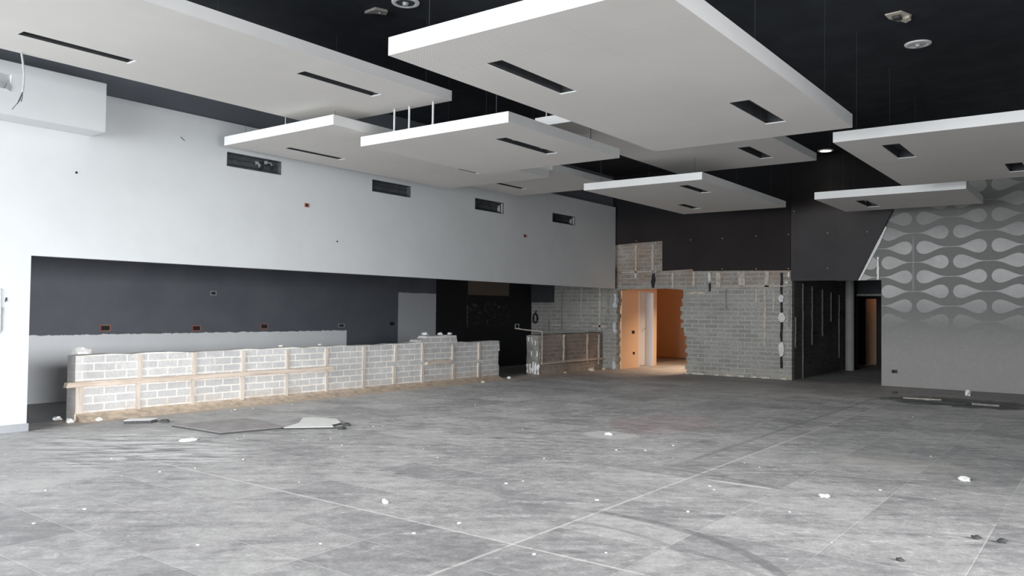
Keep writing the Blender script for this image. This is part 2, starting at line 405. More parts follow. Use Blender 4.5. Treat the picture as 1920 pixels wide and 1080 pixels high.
def ragged(u0, u1, v0, v1, n=10, j=0.012, taper=False):
    L = []; Rr = []
    for i in range(n + 1):
        v = v0 + (v1 - v0) * i / n
        L.append((u0 + R.uniform(-j, j), v)); Rr.append((u1 + R.uniform(-j, j), v))
    return L + Rr[::-1]
def chunk(sx, sy, sz, j=0.25, sub=1):
    bm = bmesh.new(); bmesh.ops.create_icosphere(bm, subdivisions=1 + sub, radius=0.5)
    for v in bm.verts:
        k = 1 + R.uniform(-j, j)
        v.co = Vector((v.co.x * sx * k, v.co.y * sy * k, max(-0.28, v.co.z) * sz * k + 0.28 * sz))
    return bm

# ------------------------------------------------------------------ setting
T = 5.0      # height of the dark slab
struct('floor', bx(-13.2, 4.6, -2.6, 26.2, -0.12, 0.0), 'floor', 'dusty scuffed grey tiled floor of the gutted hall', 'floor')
struct('ceiling', bx(-11.2, 4.6, -2.6, 18.5, T, T + 0.12), 'ceiling', 'dark painted ceiling slab above the hanging white panels', 'ceiling')

# vent openings (Y0, Y1, z0, z1)
VENTS = [(6.77, 7.72, 3.54, 3.75), (9.62, 10.57, 3.53, 3.74), (12.42, 13.36, 3.52, 3.75), (15.20, 16.15, 3.53, 3.74)]
def kl(u, v):
    if u > 4.18 and v < 2.08: return False
    return not any(a < u < b and c < v < d for a, b, c, d in VENTS)
ys = [-2.5, 4.18, 18.1] + [k for q in VENTS for k in q[:2]]; zs = [0, 2.08, 4.18] + [k for q in VENTS for k in q[2:]]
wl = struct('wall_left', slab(ys, zs, kl, -10.42, -10.30, YZ), 'white', 'white plastered left wall hanging over the bar opening', 'wall')
struct('wall_left_upper', bx(-10.56, -10.44, -2.5, 18.4, 4.02, T), 'upper', 'dark strip of wall above the white left wall', 'wall')
struct('wall_bar_back', bx(-13.17, -13.05, 3.4, 18.27, 0, 2.7), 'bar', 'charcoal back wall of the bar recess with a bare pale grey band', 'wall')
struct('wall_bar_side', bx(-13.05, -10.42, 3.4, 3.52, 0, 2.7), 'pale_grey', 'near side wall of the bar recess', 'wall')
struct('ceiling_bar', bx(-13.17, -10.42, 3.4, 18.27, 2.62, 2.7), 'soffit', 'dark soffit of the bar recess', 'ceiling')
struct('baseboard_left', bx(-10.30, -10.285, -2.5, 4.20, 0, 0.095, bevel=0.004), 'base', 'low grey skirting under the white wall stub', 'baseboard')

# masonry end wall with the rough doorway
def back_outline():
    p = [(-13.17, 0), (-10.30, 0)]
    z = 0.0
    while z < 2.02:
        p.append((-10.30 + R.uniform(-0.05, 0.01), z + 0.005)); z += 0.102
        p.append((p[-1][0], min(z, 2.05)))
    p += [(-10.1, 2.075), (-9.5, 2.07), (-9.0, 2.085), (-8.62, 2.06)]
    z = 2.04; w = 0
    while z > 0.1:
        o = -8.50 + 0.05 * math.sin(z * 3.1) + (0.05 if w % 2 else 0) + R.uniform(-0.015, 0.015)
        if z < 1.1: o += 0.05
        p.append((o, z)); z -= 0.102; p.append((o, max(z, 0.0))); w += 1
    p += [(-8.44, 0), (-5.84, 0), (-5.84, T), (-13.17, T)]
    return p
wb = struct('wall_back', prism(back_outline(), 18.27, 18.45, XZ), 'brick_back', 'stripped grey blockwork end wall with a rough doorway', 'wall')
f1 = [(-10.44, 3.22), (-9.75, 3.25), (-9.03, 3.27), (-9.03, 2.52), (-8.23, 2.55), (-8.20, 2.50), (-7.0, 2.49), (-5.86, 2.47), (-5.85, T), (-10.44, T)]
struct('wall_fascia', prism(f1, 18.215, 18.265, XZ), 'fascia', 'near-black boarding above the stripped blockwork', 'wall')
f2 = [(-5.845, 2.23), (-4.44, 2.23), (-3.74, 3.67), (-3.10, T), (-5.845, T)]
struct('wall_fascia_right', prism(f2, 18.205, 18.265, XZ), 'fascia2', 'charcoal boarding cut off diagonally beside the drop-patterned wall', 'wall')
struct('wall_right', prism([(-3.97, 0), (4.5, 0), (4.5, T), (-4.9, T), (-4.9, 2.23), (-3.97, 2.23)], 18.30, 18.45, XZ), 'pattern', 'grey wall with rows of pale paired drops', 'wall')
struct('trim_1', prism([(-4.43, 2.23), (-4.39, 2.23), (-4.0, 3.0), (-3.86, 3.35), (-3.885, 3.36), (-4.1, 2.93)], 18.268, 18.298, XZ), 'chalk', 'pale broken board edge along the diagonal cut', 'trim')
struct('trim_2', prism(ragged(-4.055, -4.015, 2.24, 2.72, 6, 0.008), 18.27, 18.30, XZ), 'chalk', 'short white vertical strip left of the drop pattern', 'trim')
# corridor
struct('wall_corridor', bx(-5.96, -5.84, 18.45, 23.0, 0, 2.5), 'brick_corr', 'dark left wall of the corridor', 'wall')
struct('wall_corridor_right', bx(-3.97, -3.85, 18.45, 26.0, 0, 2.5), 'soffit', 'dark right wall of the corridor', 'wall')
struct('ceiling_corridor', bx(-5.96, -3.85, 18.46, 23.04, 2.5, 2.58), 'soffit', 'dark corridor ceiling', 'ceiling')
def kc(u, v): return not (-5.62 < u < -4.1 and v < 2.02)
struct('wall_corridor_end', slab([-5.96, -5.62, -4.1, -3.85], [0, 2.02, 2.6], kc, 23.05, 23.2, XZ), 'soffit', 'dark wall at the end of the corridor', 'wall')
struct('trim_3', bx(-5.62, -4.1, 23.0, 23.05, 1.99, 2.05, bevel=0.005), 'mortar_grey', 'pale lintel over the corridor doorway', 'trim')
def kd(u, v): return not (-5.93 < u < -5.64 and v < 1.96)
struct('wall_store', slab([-6.4, -5.93, -5.64, -3.85], [0, 1.96, 2.6], kd, 25.35, 25.45, XZ), 'soffit', 'dark inner wall with a narrow doorway', 'wall')
struct('wall_store_back', bx(-6.6, -5.0, 26.0, 26.1, 0, 2.6), 'orange', 'orange lit wall seen through the narrow doorway', 'wall')
struct('wall_store_side', bx(-6.5, -6.4, 23.2, 26.1, 0, 2.6), 'soffit', 'dark side wall behind the corridor', 'wall')
struct('ceiling_store', bx(-6.5, -3.85, 23.2, 26.1, 2.6, 2.68), 'soffit', 'dark ceiling behind the corridor', 'ceiling')
# peach room
def ka(u, v): return not (19.38 < u < 20.26 and v < 2.06)
struct('wall_peach_left', slab([18.45, 19.38, 20.26, 20.44], [0, 2.06, 2.7], ka, -10.60, -10.29, YZ), 'orange', 'peach painted wall with a white door', 'wall')
struct('wall_peach_return', bx(-13.1, -10.60, 20.30, 20.44, 0, 2.7), 'orange', 'peach return wall', 'wall')
struct('wall_peach_back', bx(-13.1, -6.0, 24.5, 24.62, 0, 2.7), 'orange', 'peach back wall in shade', 'wall')
struct('wall_peach_right', bx(-6.12, -6.0, 18.45, 24.5, 0, 2.7), 'orange', 'peach right wall', 'wall')
struct('wall_peach_end', bx(-13.1, -13.0, 20.44, 24.5, 0, 2.7), 'orange', 'peach end wall', 'wall')
struct('ceiling_peach', bx(-13.1, -6.0, 18.45, 24.62, 2.7, 2.78), 'orange', 'peach room ceiling', 'ceiling')
d = thing('door_1', 'white flush door standing in the peach wall beyond the rough doorway', 'door', (-10.5, 19.82, 0)); d['kind'] = 'structure'
def loc(o, p): o.location = (o.location[0] - p[0], o.location[1] - p[1], o.location[2] - p[2]); return o
def part(name, bm, mat, par, label=None):
    o = put(name, bm, mat, par)
    p = par; off = Vector((0, 0, 0))
    while p is not None: off += p.location; p = p.parent
    o.location = -off
    if label: o['label'] = label
    return o
leaf = part('door_leaf', bx(-10.56, -10.52, 19.42, 20.20, 0.01, 2.02, bevel=0.004), 'door', d)
part('door_frame', slab([19.38, 19.42, 20.21, 20.26], [0, 2.02, 2.06], lambda u, v: not (19.42 < u < 20.21 and v < 2.02), -10.58, -10.283, YZ), 'door', d)
part('door_handle', tube([(-10.52, 20.12, 1.02), (-10.46, 20.12, 1.02), (-10.455, 20.02, 1.02)], 0.011), 'grey_metal', leaf)
# unseen sides close the hall; daylight comes in through the front glazing
WIN = (-10.1, -0.6, 0.2, 4.7)
struct('wall_front', slab([-11.0, WIN[0], WIN[1], 4.5], [0, WIN[2], WIN[3], T], lambda u, v: not (WIN[0] < u < WIN[1] and WIN[2] < v < WIN[3]), -2.6, -2.45, XZ), 'sidewall', 'front wall with wide glazing', 'wall')
struct('wall_side', slab([-2.6, -1.6, 6.4, 18.45], [0, .25, 3.7, T], lambda u, v: not (-1.6 < u < 6.4 and .25 < v < 3.7), 4.5, 4.62, YZ), 'sidewall', 'side wall with added glazing near the front', 'wall')
w = thing('added_window', 'added side glazing outside the view, lets in fill light', 'window', (4.56, 2.4, .25)); w['kind'] = 'structure'  # unseen opening added for the side fill light
fr = bmesh.new()
box(fr, 4.53, 4.59, -1.6, 6.4, .25, .31); box(fr, 4.53, 4.59, -1.6, 6.4, 3.64, 3.7)
for i in range(5):
    yy = -1.56 + 7.92 * i / 4
    box(fr, 4.53, 4.59, yy - .03, yy + .03, .31, 3.64)
part('window_frame', fr, 'grey_metal', w)
w = thing('window_1', 'wide front glazing behind the viewer', 'window', (-4.95, -2.52, 0.25)); w['kind'] = 'structure'
fr = bmesh.new()
box(fr, WIN[0], WIN[1], -2.56, -2.49, WIN[2], WIN[2] + .06); box(fr, WIN[0], WIN[1], -2.56, -2.49, WIN[3] - .06, WIN[3])
for i in range(6):
    xx = WIN[0] + .04 + (WIN[1] - WIN[0] - .08) * i / 5
    box(fr, xx - .03, xx + .03, -2.56, -2.49, WIN[2] + .06, WIN[3] - .06)
part('window_frame', fr, 'grey_metal', w)

# ------------------------------------------------------------------ residue on the stripped walls (parts of their wall)
def strip_y(u0, u1, z0, z1, mat, name='mortar_strip', par=wb, j=0.012, d=0.02):
    return part(name, prism(ragged(u0, u1, z0, z1, max(3, int((z1 - z0) / 0.09)), j), 18.27 - d, 18.268, XZ), mat, par)
for (u, z0, z1, w_, m) in [(-9.79, 2.35, 3.2, .05, 'mortar_strip'), (-9.31, 2.5, 3.2, .06, 'mortar_strip'), (-8.76, 2.1, 2.47, .06, 'mortar_strip'),
        (-8.20, 2.12, 2.48, .05, 'mortar_strip'), (-7.58, 2.1, 2.46, .12, 'mortar_strip'), (-7.01, 2.12, 2.46, .16, 'mortar_strip'),
        (-6.40, 2.1, 2.46, .10, 'mortar_strip'), (-7.39, 1.55, 2.05, .045, 'mortar_grey'), (-6.64, 1.7, 2.05, .05, 'mortar_strip'),
        (-6.45, 0.75, 2.05, .05, 'mortar_strip'), (-6.25, 1.6, 2.0, .045, 'mortar_strip'), (-5.90, 1.2, 2.1, .05, 'mortar_grey'),
        (-10.36, 1.9, 2.35, .05, 'mortar_grey'), (-12.04, 0.98, 2.05, .035, 'mortar_grey'), (-11.41, 1.3, 2.1, .035, 'mortar_strip'),
        (-10.84, 1.0, 2.12, .06, 'mortar_strip'), (-10.60, 1.3, 2.1, .07, 'mortar_grey'), (-12.45, 0.95, 1.25, .04, 'mortar_grey')]:
    strip_y(u - w_ / 2, u + w_ / 2, z0, z1, m)
for (u0, u1, z, h) in [(-12.4, -12.05, 1.08, .03), (-11.75, -11.4, 1.08, .03), (-11.05, -10.6, 1.08, .04), (-8.4, -7.9, 1.93, .06), (-7.5, -5.95, 2.10, .03), (-10.2, -9.2, 2.49, .03)]:
    part('mortar_ridge', prism([(u0, z), (u1, z + R.uniform(-.01, .01)), (u1 - .02, z + h), ((u0 + u1) / 2, z + h * 1.3), (u0 + .02, z + h * .8)], 18.25, 18.268, XZ), 'mortar_strip', wb)
for (u, z, sx, sz) in [(-6.07, 1.83, .14, .20), (-6.06, 1.40, .19, .25), (-6.06, .70, .15, .34), (-7.79, 2.35, .10, .24), (-5.90, 2.38, .06, .15), (-5.95, 2.2, .09, .05)]:
    pts = [(u + math.cos(a) * sx / 2 * R.uniform(.6, 1.15), z + math.sin(a) * sz / 2 * R.uniform(.7, 1.15)) for a in [k * math.pi / 6 for k in range(12)]]
    part('foam_patch', prism(pts, 18.225, 18.268, XZ), 'foam', wb, 'pale filler blob')
part('chase', prism(ragged(-6.10, -6.04, 0.25, 2.42, 20, .01), 18.255, 18.269, XZ), 'black', wb, 'dark vertical chase cut into the blocks')
part('chase', prism([(-9.33, 2.1), (-9.27, 2.1), (-9.23, 2.3), (-9.26, 2.47), (-9.32, 2.45), (-9.36, 2.25)], 18.255, 18.269, XZ), 'black', wb, 'dark gouge above the doorway')
part('chase', prism(ragged(-7.82, -7.77, 2.0, 2.2, 4, .006), 18.255, 18.269, XZ), 'black', wb)
for (z0, z1, w_) in [(0.0, .28, .06), (.95, 1.2, .08), (1.6, 1.95, .08)]:
    part('foam_patch', prism(ragged(-10.42, -10.42 + w_, z0, z1, 5, .03), 18.24, 18.268, XZ), 'pale_grey', wb, 'torn pale plaster at the left jamb')
part('board_offcut', bx(-13.04, -12.29, 18.22, 18.268, 1.72, 2.3), 'soffit', wb, 'black board left on the blocks')
# corridor wall residue
wc = bpy.data.objects['wall_corridor']
for (y, z0, z1) in [(18.50, .72, 1.42), (19.04, 0.0, 2.2), (19.75, .75, 2.15), (20.6, .95, 2.1), (21.35, 1.3, 2.05), (22.1, .35, 2.0)]:
    part('mortar_strip', prism(ragged(y - .02, y + .02, z0, z1, 14, .018), -5.84, -5.815, YZ), 'mortar_grey', wc)
# screws in the fascia
fs = [bpy.data.objects['wall_fascia'], bpy.data.objects['wall_fascia_right']]
for (u, z) in [(-8.27, 3.26), (-7.46, 3.26), (-6.65, 3.28), (-5.90, 3.28), (-7.46, 2.53), (-6.64, 2.52), (-5.90, 2.51), (-9.75, 3.29), (-5.05, 3.27), (-4.23, 3.26), (-5.05, 2.50), (-5.78, 3.8)]:
    q = fs[0] if u < -5.85 else fs[1]
    part('screw_cap', tube([(u, 18.196, z), (u, 18.214 if q is fs[0] else 18.204, z)], 0.011), 'mortar_strip', q)

# ------------------------------------------------------------------ block counters
def counter(label, outline, x0, x1, mat, y0, name='block_counter'):
    t = thing(name, label, 'counter', (x1, y0, 0))
    part('masonry', prism(outline, x0, x1, YZ), mat, t)
    return t
def top(y0, y1, z):
    p = []; y = y1
    while y > y0:
        p.append((y, z + R.uniform(-.012, .012))); y -= R.uniform(.2, .4)
    return p
o1 = [(4.93, 0), (13.85, 0), (13.85, 0.30), (13.82, .31), (13.83, .60), (13.87, .62), (13.85, .82)] + top(12.5, 13.8, .825) + \
     [(12.46, .83), (12.42, .97), (12.1, .985), (11.9, .965), (11.56, .975), (11.5, .92), (11.32, .90), (11.28, .86)] + top(4.95, 11.2, .84) + [(4.93, .84)]
c1 = counter('long low blockwork bar counter with timber battens, nearest the white wall stub', o1, -10.97, -10.75, 'brick_counter', 4.93)
for (y, w_, z0, z1) in [(5.78, .09, .50, .83), (6.60, .09, .50, .83), (7.42, .08, .50, .82), (8.24, .08, .50, .82), (9.05, .08, .52, .82), (9.9, .09, .42, .82),
        (10.69, .08, .52, .82), (11.42, .08, .48, .84), (12.31, .07, .48, .78), (13.15, .09, .45, .80),
        (4.98, .14, .09, .45), (5.76, .08, .08, .44), (6.58, .07, .07, .44), (7.41, .08, .07, .44), (8.23, .07, .07, .44), (9.06, .07, .07, .43),
        (9.89, .06, .06, .40), (10.66, .09, .10, .44), (11.42, .08, .07, .42), (12.33, .08, .06, .40), (13.13, .07, .08, .38)]:
    w_ *= .72
    bm = prism(ragged(y - w_ / 2, y + w_ / 2, z0, z1, 4, .005), -10.75, -10.722, YZ)
    part('timber_batten', bm, 'wood_v', c1)
part('ledger_board', prism([(4.78, .44), (6.9, .445), (9.15, .44), (9.17, .47), (9.1, .505), (7.0, .50), (4.8, .505)], -10.75, -10.66, YZ), 'wood_h', c1, 'long horizontal timber ledger')
part('ledger_board', prism([(11.50, .42), (12.25, .43), (12.22, .47), (11.9, .50), (11.52, .47)], -10.75, -10.68, YZ), 'wood_h', c1, 'short broken timber ledger')
part('dust_fillet', prism([(-10.75, 0), (-10.52, 0), (-10.60, .025), (-10.70, .06), (-10.75, .09)], 4.95, 13.8, lambda u, v, w: (u, w, v)), plain('brown_masonry_dust', (0.50, 0.39, 0.29), .95, .25, 9, bump=.02), c1, 'sloping ridge of brown dust')
o2 = [(15.40, 0), (18.26, 0), (18.26, .95), (17.9, .93), (17.3, .94), (16.5, .92), (15.9, .93), (15.42, .91)]
c2 = counter('short dusty blockwork counter beside the rough doorway', o2, -11.12, -10.75, 'brick_counter2', 15.4)
for (y, z0, z1) in [(16.40, .22, .92), (17.49, .20, .92), (18.05, .12, .9)]:
    part('timber_batten', prism(ragged(y - .02, y + .02, z0, z1, 7, .014), -10.75, -10.715, YZ), 'mortar_strip', c2)
part('ledger_board', prism([(15.45, .24), (18.2, .25), (18.2, .28), (16.8, .29), (15.45, .27)], -10.75, -10.69, YZ), 'wood_h', c2)
part('plaster_facing', prism(ragged(-11.11, -10.76, .26, .90, 7, .012), 15.37, 15.40, XZ), 'mortar_grey', c2, 'pocked grey render on the end face')
for k in range(5):
    z0 = R.uniform(.0, .05); u = -11.08 + k * .075
    part('foam_streak', prism(ragged(u, u + .045, z0, z0 + R.uniform(.16, .28), 4, .02), 15.345, 15.372, XZ), 'chalk', c2)
for k in range(7):
    u, z0 = R.uniform(-11.06, -10.8), R.uniform(.3, .85)
    part('foam_streak', prism(ragged(u, u + .025, z0, z0 + R.uniform(.05, .12), 3, .01), 15.355, 15.372, XZ), 'board_white', c2)
cp = thing('conduit', 'pale elbowed conduit rising at the end of the short blockwork counter', 'pipe', (-10.70, 15.42, .25))
part('pipe', tube([(-10.70, 15.42, .25), (-10.70, 15.42, .98), (-10.72, 15.42, 1.01), (-11.15, 15.45, 1.03), (-11.55, 15.5, 1.06)], .014), 'mortar_strip', cp)
tag(put('mortar_lump', chunk(.20, .24, .12, .2), 'chalk', loc=(-10.86, 5.05, .853)), 'white mortar lump on the near end of the long blockwork counter', 'rubble')
for i, (y, s, zz) in enumerate([(8.2, .06, .84), (11.62, .12, .965), (12.05, .10, .965), (12.34, .09, .965), (9.0, .05, .84)]):
    tag(put('mortar_crumb', chunk(s, s * 1.2, s * .6), 'chalk', loc=(-10.86, y, zz + .022)),
        ['tiny white crumb on the long counter top, above its fourth batten', 'pale lump at the left of the raised counter section', 'pale lump in the middle of the raised counter section',
         'pale lump at the right end of the raised counter section', 'tiny crumb on the counter top near the end of the long ledger'][i], 'rubble')

# ------------------------------------------------------------------ suspended ceiling panels
def panel(label, x0, x1, y0, y1, z, t, slots, rods):
    o = thing('ceiling_panel', label, 'panel', ((x0 + x1) / 2, (y0 + y1) / 2, z))
    us = [x0, x1] + [k for s in slots for k in s[:2]]; vs = [y0, y1] + [k for s in slots for k in s[2:4]]
    keep = lambda u, v: not any(s[0] < u < s[1] and s[2] < v < s[3] for s in slots)
    part('panel_board', slab(us, vs, keep, z, z + t, XY, 0, 1, 1), ['perf', 'panel_side'], o)
    for s in slots:
        # black housing lining the slot, pale strip paints its far end as lit
        e = .008
        f = slab([s[0], s[0] + e, s[1] - e, s[1]], [s[2], s[2] + e, s[3] - e, s[3]], lambda u, v: not (s[0] + e < u < s[1] - e and s[2] + e < v < s[3] - e), z + .004, z + t * .98, XY)
        box(f, s[0] + e, s[1] - e, s[2] + e, s[3] - e, z + t - .02, z + t - .005)
        hs = part('slot_housing', f, 'slotdark', o)
        part('slot_lit_end', bx(s[0] - .004, s[1] + .004, s[3] - .022, s[3] + .004, z - .004, z + .003), 'panel_side', hs)
        if s[4]:
            if s[4] > 1:
                b = bmesh.new(); n = 5
                xm = (s[0] + s[1]) / 2
                pts = [(xm + R.uniform(-.03, .03), s[2] + .05 + (s[3] - s[2] - .1) * k / 9, z + R.uniform(.02, t * .6)) for k in range(10)]
                part('slot_cable', tube(pts, .008, 5, b), 'grey_metal', hs)
    for r in rods:
        x, y, zt, m, rr = r
        b = tube([(x, y, z + t), (x, y, zt)], rr, 6)
        bmesh.ops.create_cone(b, cap_ends=True, segments=8, radius1=.022, radius2=.012, depth=.04, matrix=Matrix.Translation((x, y, z + t + .02)))
        part('hanger_rod', b, m, o)
    return o
def corners(x0, x1, y0, y1, i=.22, m='rod_dark', r=.0025):
    return [(x, y, T, m, r) for x in (x0 + i, x1 - i) for y in (y0 + i, (y0 + y1) / 2, y1 - i)]
P = {}
P[1] = panel('large white panel cut off by the top left corner, two long slots, nearest the left wall', -8.78, -6.40, 1.2, 7.25, 4.02, .12,
    [(-8.20, -8.05, 3.15, 4.22, 0), (-7.05, -6.90, 5.45, 6.57, 1)], corners(-8.78, -6.40, 1.2, 7.25))
P[4] = panel('white panel hanging just below the large top left one, reaching over the nearest wall vent', -10.08, -7.76, 6.58, 11.33, 3.78, .125,
    [(-9.53, -9.40, 7.19, 8.22, 2), (-8.55, -8.43, 9.85, 10.35, 1)], corners(-10.08, -7.76, 6.58, 11.33, .2) + [(-9.0, 6.8, T, 'rod', .006)])
P[5] = panel('small square white panel with bright front edge, hung in the middle on pale rods', -7.83, -5.42, 7.10, 9.62, 3.60, .125,
    [(-6.10, -5.93, 7.72, 8.86, 2)], [(-7.28, 7.16, 4.02, 'rod', .013), (-7.02, 7.16, 4.02, 'rod', .013), (-6.62, 7.16, 4.02, 'rod', .013), (-5.75, 7.3, T, 'rod_dark', .005), (-5.75, 9.4, T, 'rod_dark', .005), (-7.6, 9.4, T, 'rod_dark', .005)])
P[2] = panel('largest white panel, hanging closest at top centre with a blown-out bright front edge', -4.47, -2.19, 4.32, 8.80, 3.45, .14,
    [(-3.98, -3.82, 4.91, 6.0, 0), (-2.87, -2.67, 7.13, 8.15, 0)], corners(-4.47, -2.19, 4.32, 8.80))
P[9] = panel('white panel half hidden behind the largest one, one slot at its far right', -6.37, -3.92, 8.95, 13.50, 4.02, .12,
    [(-4.62, -4.42, 11.82, 12.86, 1)], corners(-6.37, -3.92, 8.95, 13.5) + [(-6.25, 9.05, T, 'rod', .008)])
P[3] = panel('white panel cut off by the right edge, second lowest on the right side', -2.76, -0.32, 10.18, 14.25, 3.60, .125,
    [(-2.32, -2.11, 10.68, 11.70, 1), (-1.22, -1.01, 12.90, 13.68, 1)], corners(-2.76, -0.32, 10.18, 14.25))
P[6] = panel('white panel with two small slots hanging in front of the dark boarding, centre right', -7.44, -5.24, 11.95, 16.0, 3.61, .12,
    [(-5.84, -5.67, 12.36, 13.30, 1), (-6.90, -6.73, 14.52, 15.30, 1)], corners(-7.44, -5.24, 11.95, 16.0))
P[7] = panel('farthest small white panel on the right with one slot, in front of the drop-patterned wall', -4.42, -1.97, 15.10, 17.25, 3.60, .13,
    [(-3.86, -3.65, 15.68, 16.70, 2)], corners(-4.42, -1.97, 15.1, 17.25))
P[8] = panel('white panel mostly hidden behind two nearer ones, above the third wall vent', -10.10, -7.75, 11.42, 13.62, 3.92, .12,
    [(-9.50, -9.37, 12.04, 12.90, 1)], corners(-10.1, -7.75, 11.42, 13.62))

# ------------------------------------------------------------------ boxed duct at the left wall, vents, lights, boxes
t = thing('duct_boxing', 'white boxed-in duct projecting from the left wall at its top', 'duct', (-10.1, 3.0, 3.62))
part('casing', slab([-2.4, 3.30, 3.76, 4.82], [3.62, 3.905, 4.075, 4.22], lambda u, v: not (3.30 < u < 3.76 and 3.905 < v < 4.075), -10.298, -9.90, YZ), 'white', t)
part('grille_recess', bx(-9.96, -9.94, 3.30, 3.76, 3.905, 4.075), 'grey_metal', t, 'grey opening in the boxing')
part('torn_tape', prism([(3.70, 3.91), (3.75, 3.885), (3.76, 3.94), (3.73, 4.03), (3.72, 3.96)], -9.899, -9.893, YZ), 'grey_metal', t)
cable = thing('dangling_cable', 'grey cable with frayed ends dangling in front of the boxed duct', 'cable', (-8.74, 3.41, 4.02))
part('sheath', tube([(-8.745, 3.405, 4.02), (-8.735, 3.415, 3.93), (-8.725, 3.425, 3.82), (-8.725, 3.425, 3.70), (-8.73, 3.42, 3.62)], .010, 8), 'grey_metal', cable)
for dx, dy, l in ((-.02, -.012, .12), (.005, .0, .10), (-.045, -.03, .18)):
    part('bare_wire', tube([(-8.73, 3.42, 3.625), (-8.735 + dx * .5, 3.42 + dy, 3.62 - l * .6), (-8.74 + dx, 3.41 + dy * 2, 3.62 - l)], .004, 5), 'rod_dark', cable)

vl = ['wall vent nearest the white boxed duct, with crumpled duct and torn flaps inside', 'dark rectangular wall vent, second from the left under the hanging panels',
      'dark rectangular wall vent, third from the left, pale damper at its right end', 'smallest-looking dark wall vent, farthest right on the white wall']
for i, (a, b, c, d_) in enumerate(VENTS):
    t = thing('air_vent', vl[i], 'vent', (-10.32, (a + b) / 2, (c + d_) / 2))
    part('duct_liner', slab([a, a + .01, b - .01, b], [c, c + .01, d_ - .01, d_], lambda u, v: not (a + .01 < u < b - .01 and c + .01 < v < d_ - .01), -10.41, -10.299, YZ), 'dark_metal', t)
    part('duct_back', bx(-10.41, -10.40, a + .01, b - .01, c + .01, d_ - .01), 'dark_metal', t)
    for k in range(2):
        part('louvre', bx(-10.395, -10.35, a + .02, b - .03, c + .05 + k * .08, c + .056 + k * .08), 'dark_metal', t)
    if i == 0:
        for k in range(9):
            y = a + .50 + R.uniform(0, .36); z = (c + d_) / 2 + R.uniform(-.06, .06)
            part('torn_flap', prism([(y, z - .03), (y + R.uniform(.02, .08), z - .01), (y + R.uniform(.02, .06), z + R.uniform(.02, .05)), (y - .01, z + .02)], -10.36 + k * .004, -10.357 + k * .004, YZ), 'grey_metal' if k % 2 else 'black', t)
    elif i > 1:
        part('damper', bx(-10.39, -10.33, b - .10, b - .06, c + .04, d_ - .06, bevel=.004), 'grey_metal', t)
        part('bracket', bx(-10.33, -10.31, b - .035, b - .02, c + .015, d_ - .015), 'rod', t)

def downlight(label, x, y, lit=False, lens='foam', name='recessed_downlight'):
    t = thing(name, label, 'light', (x, y, T))
    part('trim_ring', lathe([(.105, -.004), (.12, -.018), (.155, -.014), (.16, -.001)], 32, (x, y, T)), 'panel_side', t)
    part('lens', lathe([(.0005, -.012), (.106, -.012), (.106, -.002), (.0005, -.002)], 32, (x, y, T)), 'lit' if lit else lens, t)
    if not lit: part('lamp_cap', lathe([(.0005, -.05), (.03, -.045), (.04, -.013), (.0005, -.012)], 20, (x, y, T)), 'grey_metal', t)
downlight('unlit round white downlight in the dark ceiling at upper right', -2.02, 11.34)
downlight('unlit round downlight at the top edge left of the largest hanging panel', -6.46, 6.50, False, 'dark_metal')
downlight('round downlight glowing warm white over the far dark boarding', -4.95, 17.70, True)
t = thing('junction_box', 'broken pale ceiling junction box beside the unlit right downlight', 'box', (-2.02, 10.15, T))
part('backplate', prism([(-2.13, 10.0), (-1.95, 9.98), (-1.88, 10.18), (-1.93, 10.34), (-2.06, 10.30), (-2.12, 10.16)], T - .012, T - .001, XY), 'cream', t)
part('socket_insert', bx(-2.07, -1.98, 10.06, 10.18, T - .05, T - .012, bevel=.006), 'darkrag', t)
part('torn_edge', prism([(-2.02, 10.2), (-1.90, 10.15), (-1.9, 10.26), (-1.97, 10.33)], T - .04, T - .013, XY), 'cream', t)
t = thing('ceiling_plate', 'small triangular pale plate stuck on the dark ceiling near the top edge', 'plate', (-6.92, 6.5, T))
part('plate', prism([(-7.05, 6.42), (-6.85, 6.40), (-6.80, 6.55), (-6.88, 6.6), (-6.95, 6.5)], T - .03, T - .001, XY), 'mortar_grey', t)
part('screw', tube([(-6.88, 6.5, T - .045), (-6.88, 6.5, T - .03)], .01), 'grey_metal', t)

def box_x(x, y, z, label, rim='redbox', w_=.09, h=.065, name='socket_box', s=1):
    t = thing(name, label, 'socket', (x, y, z))
    part('rim', slab([y - w_ / 2, y - w_ / 2 + .014, y + w_ / 2 - .014, y + w_ / 2], [z - h / 2, z - h / 2 + .012, z + h / 2 - .012, z + h / 2],
         lambda u, v: not (abs(u - y) < w_ / 2 - .014 and abs(v - z) < h / 2 - .012), x, x + .010 * s, YZ), rim, t)
    part('cavity', bx(x, x + .004, y - w_ / 2 + .014, y + w_ / 2 - .014, z - h / 2 + .012, z + h / 2 - .012), 'black', t)
    return t
box_x(-10.299, 8.22, 3.13, 'open electrical box with reddish rim on the white wall, left one')
box_x(-10.299, 14.13, 3.12, 'open electrical box on the white wall, right one above the black niche', w_=.10)
for y, z, lb in [(4.67, 3.14, 'small dark drill hole on the white wall below the boxed duct'), (8.86, 2.60, 'small dark drill hole low on the white wall, above the long counter')]:
    t = tag(put('drill_hole', lathe([(.0005, 0), (.014, .001), (.016, .004), (.0005, .005)], 10), 'black', loc=(-10.299, y, z)), lb, 'hole'); t.rotation_euler = (0, math.pi / 2, 0)
tag(put('wall_mark', prism([(6.04, 3.83), (6.05, 3.835), (6.11, 3.79), (6.10, 3.785)], -10.299, -10.296, YZ), 'rod_dark'), 'short dark scratch on the white wall right of the boxed duct', 'mark')
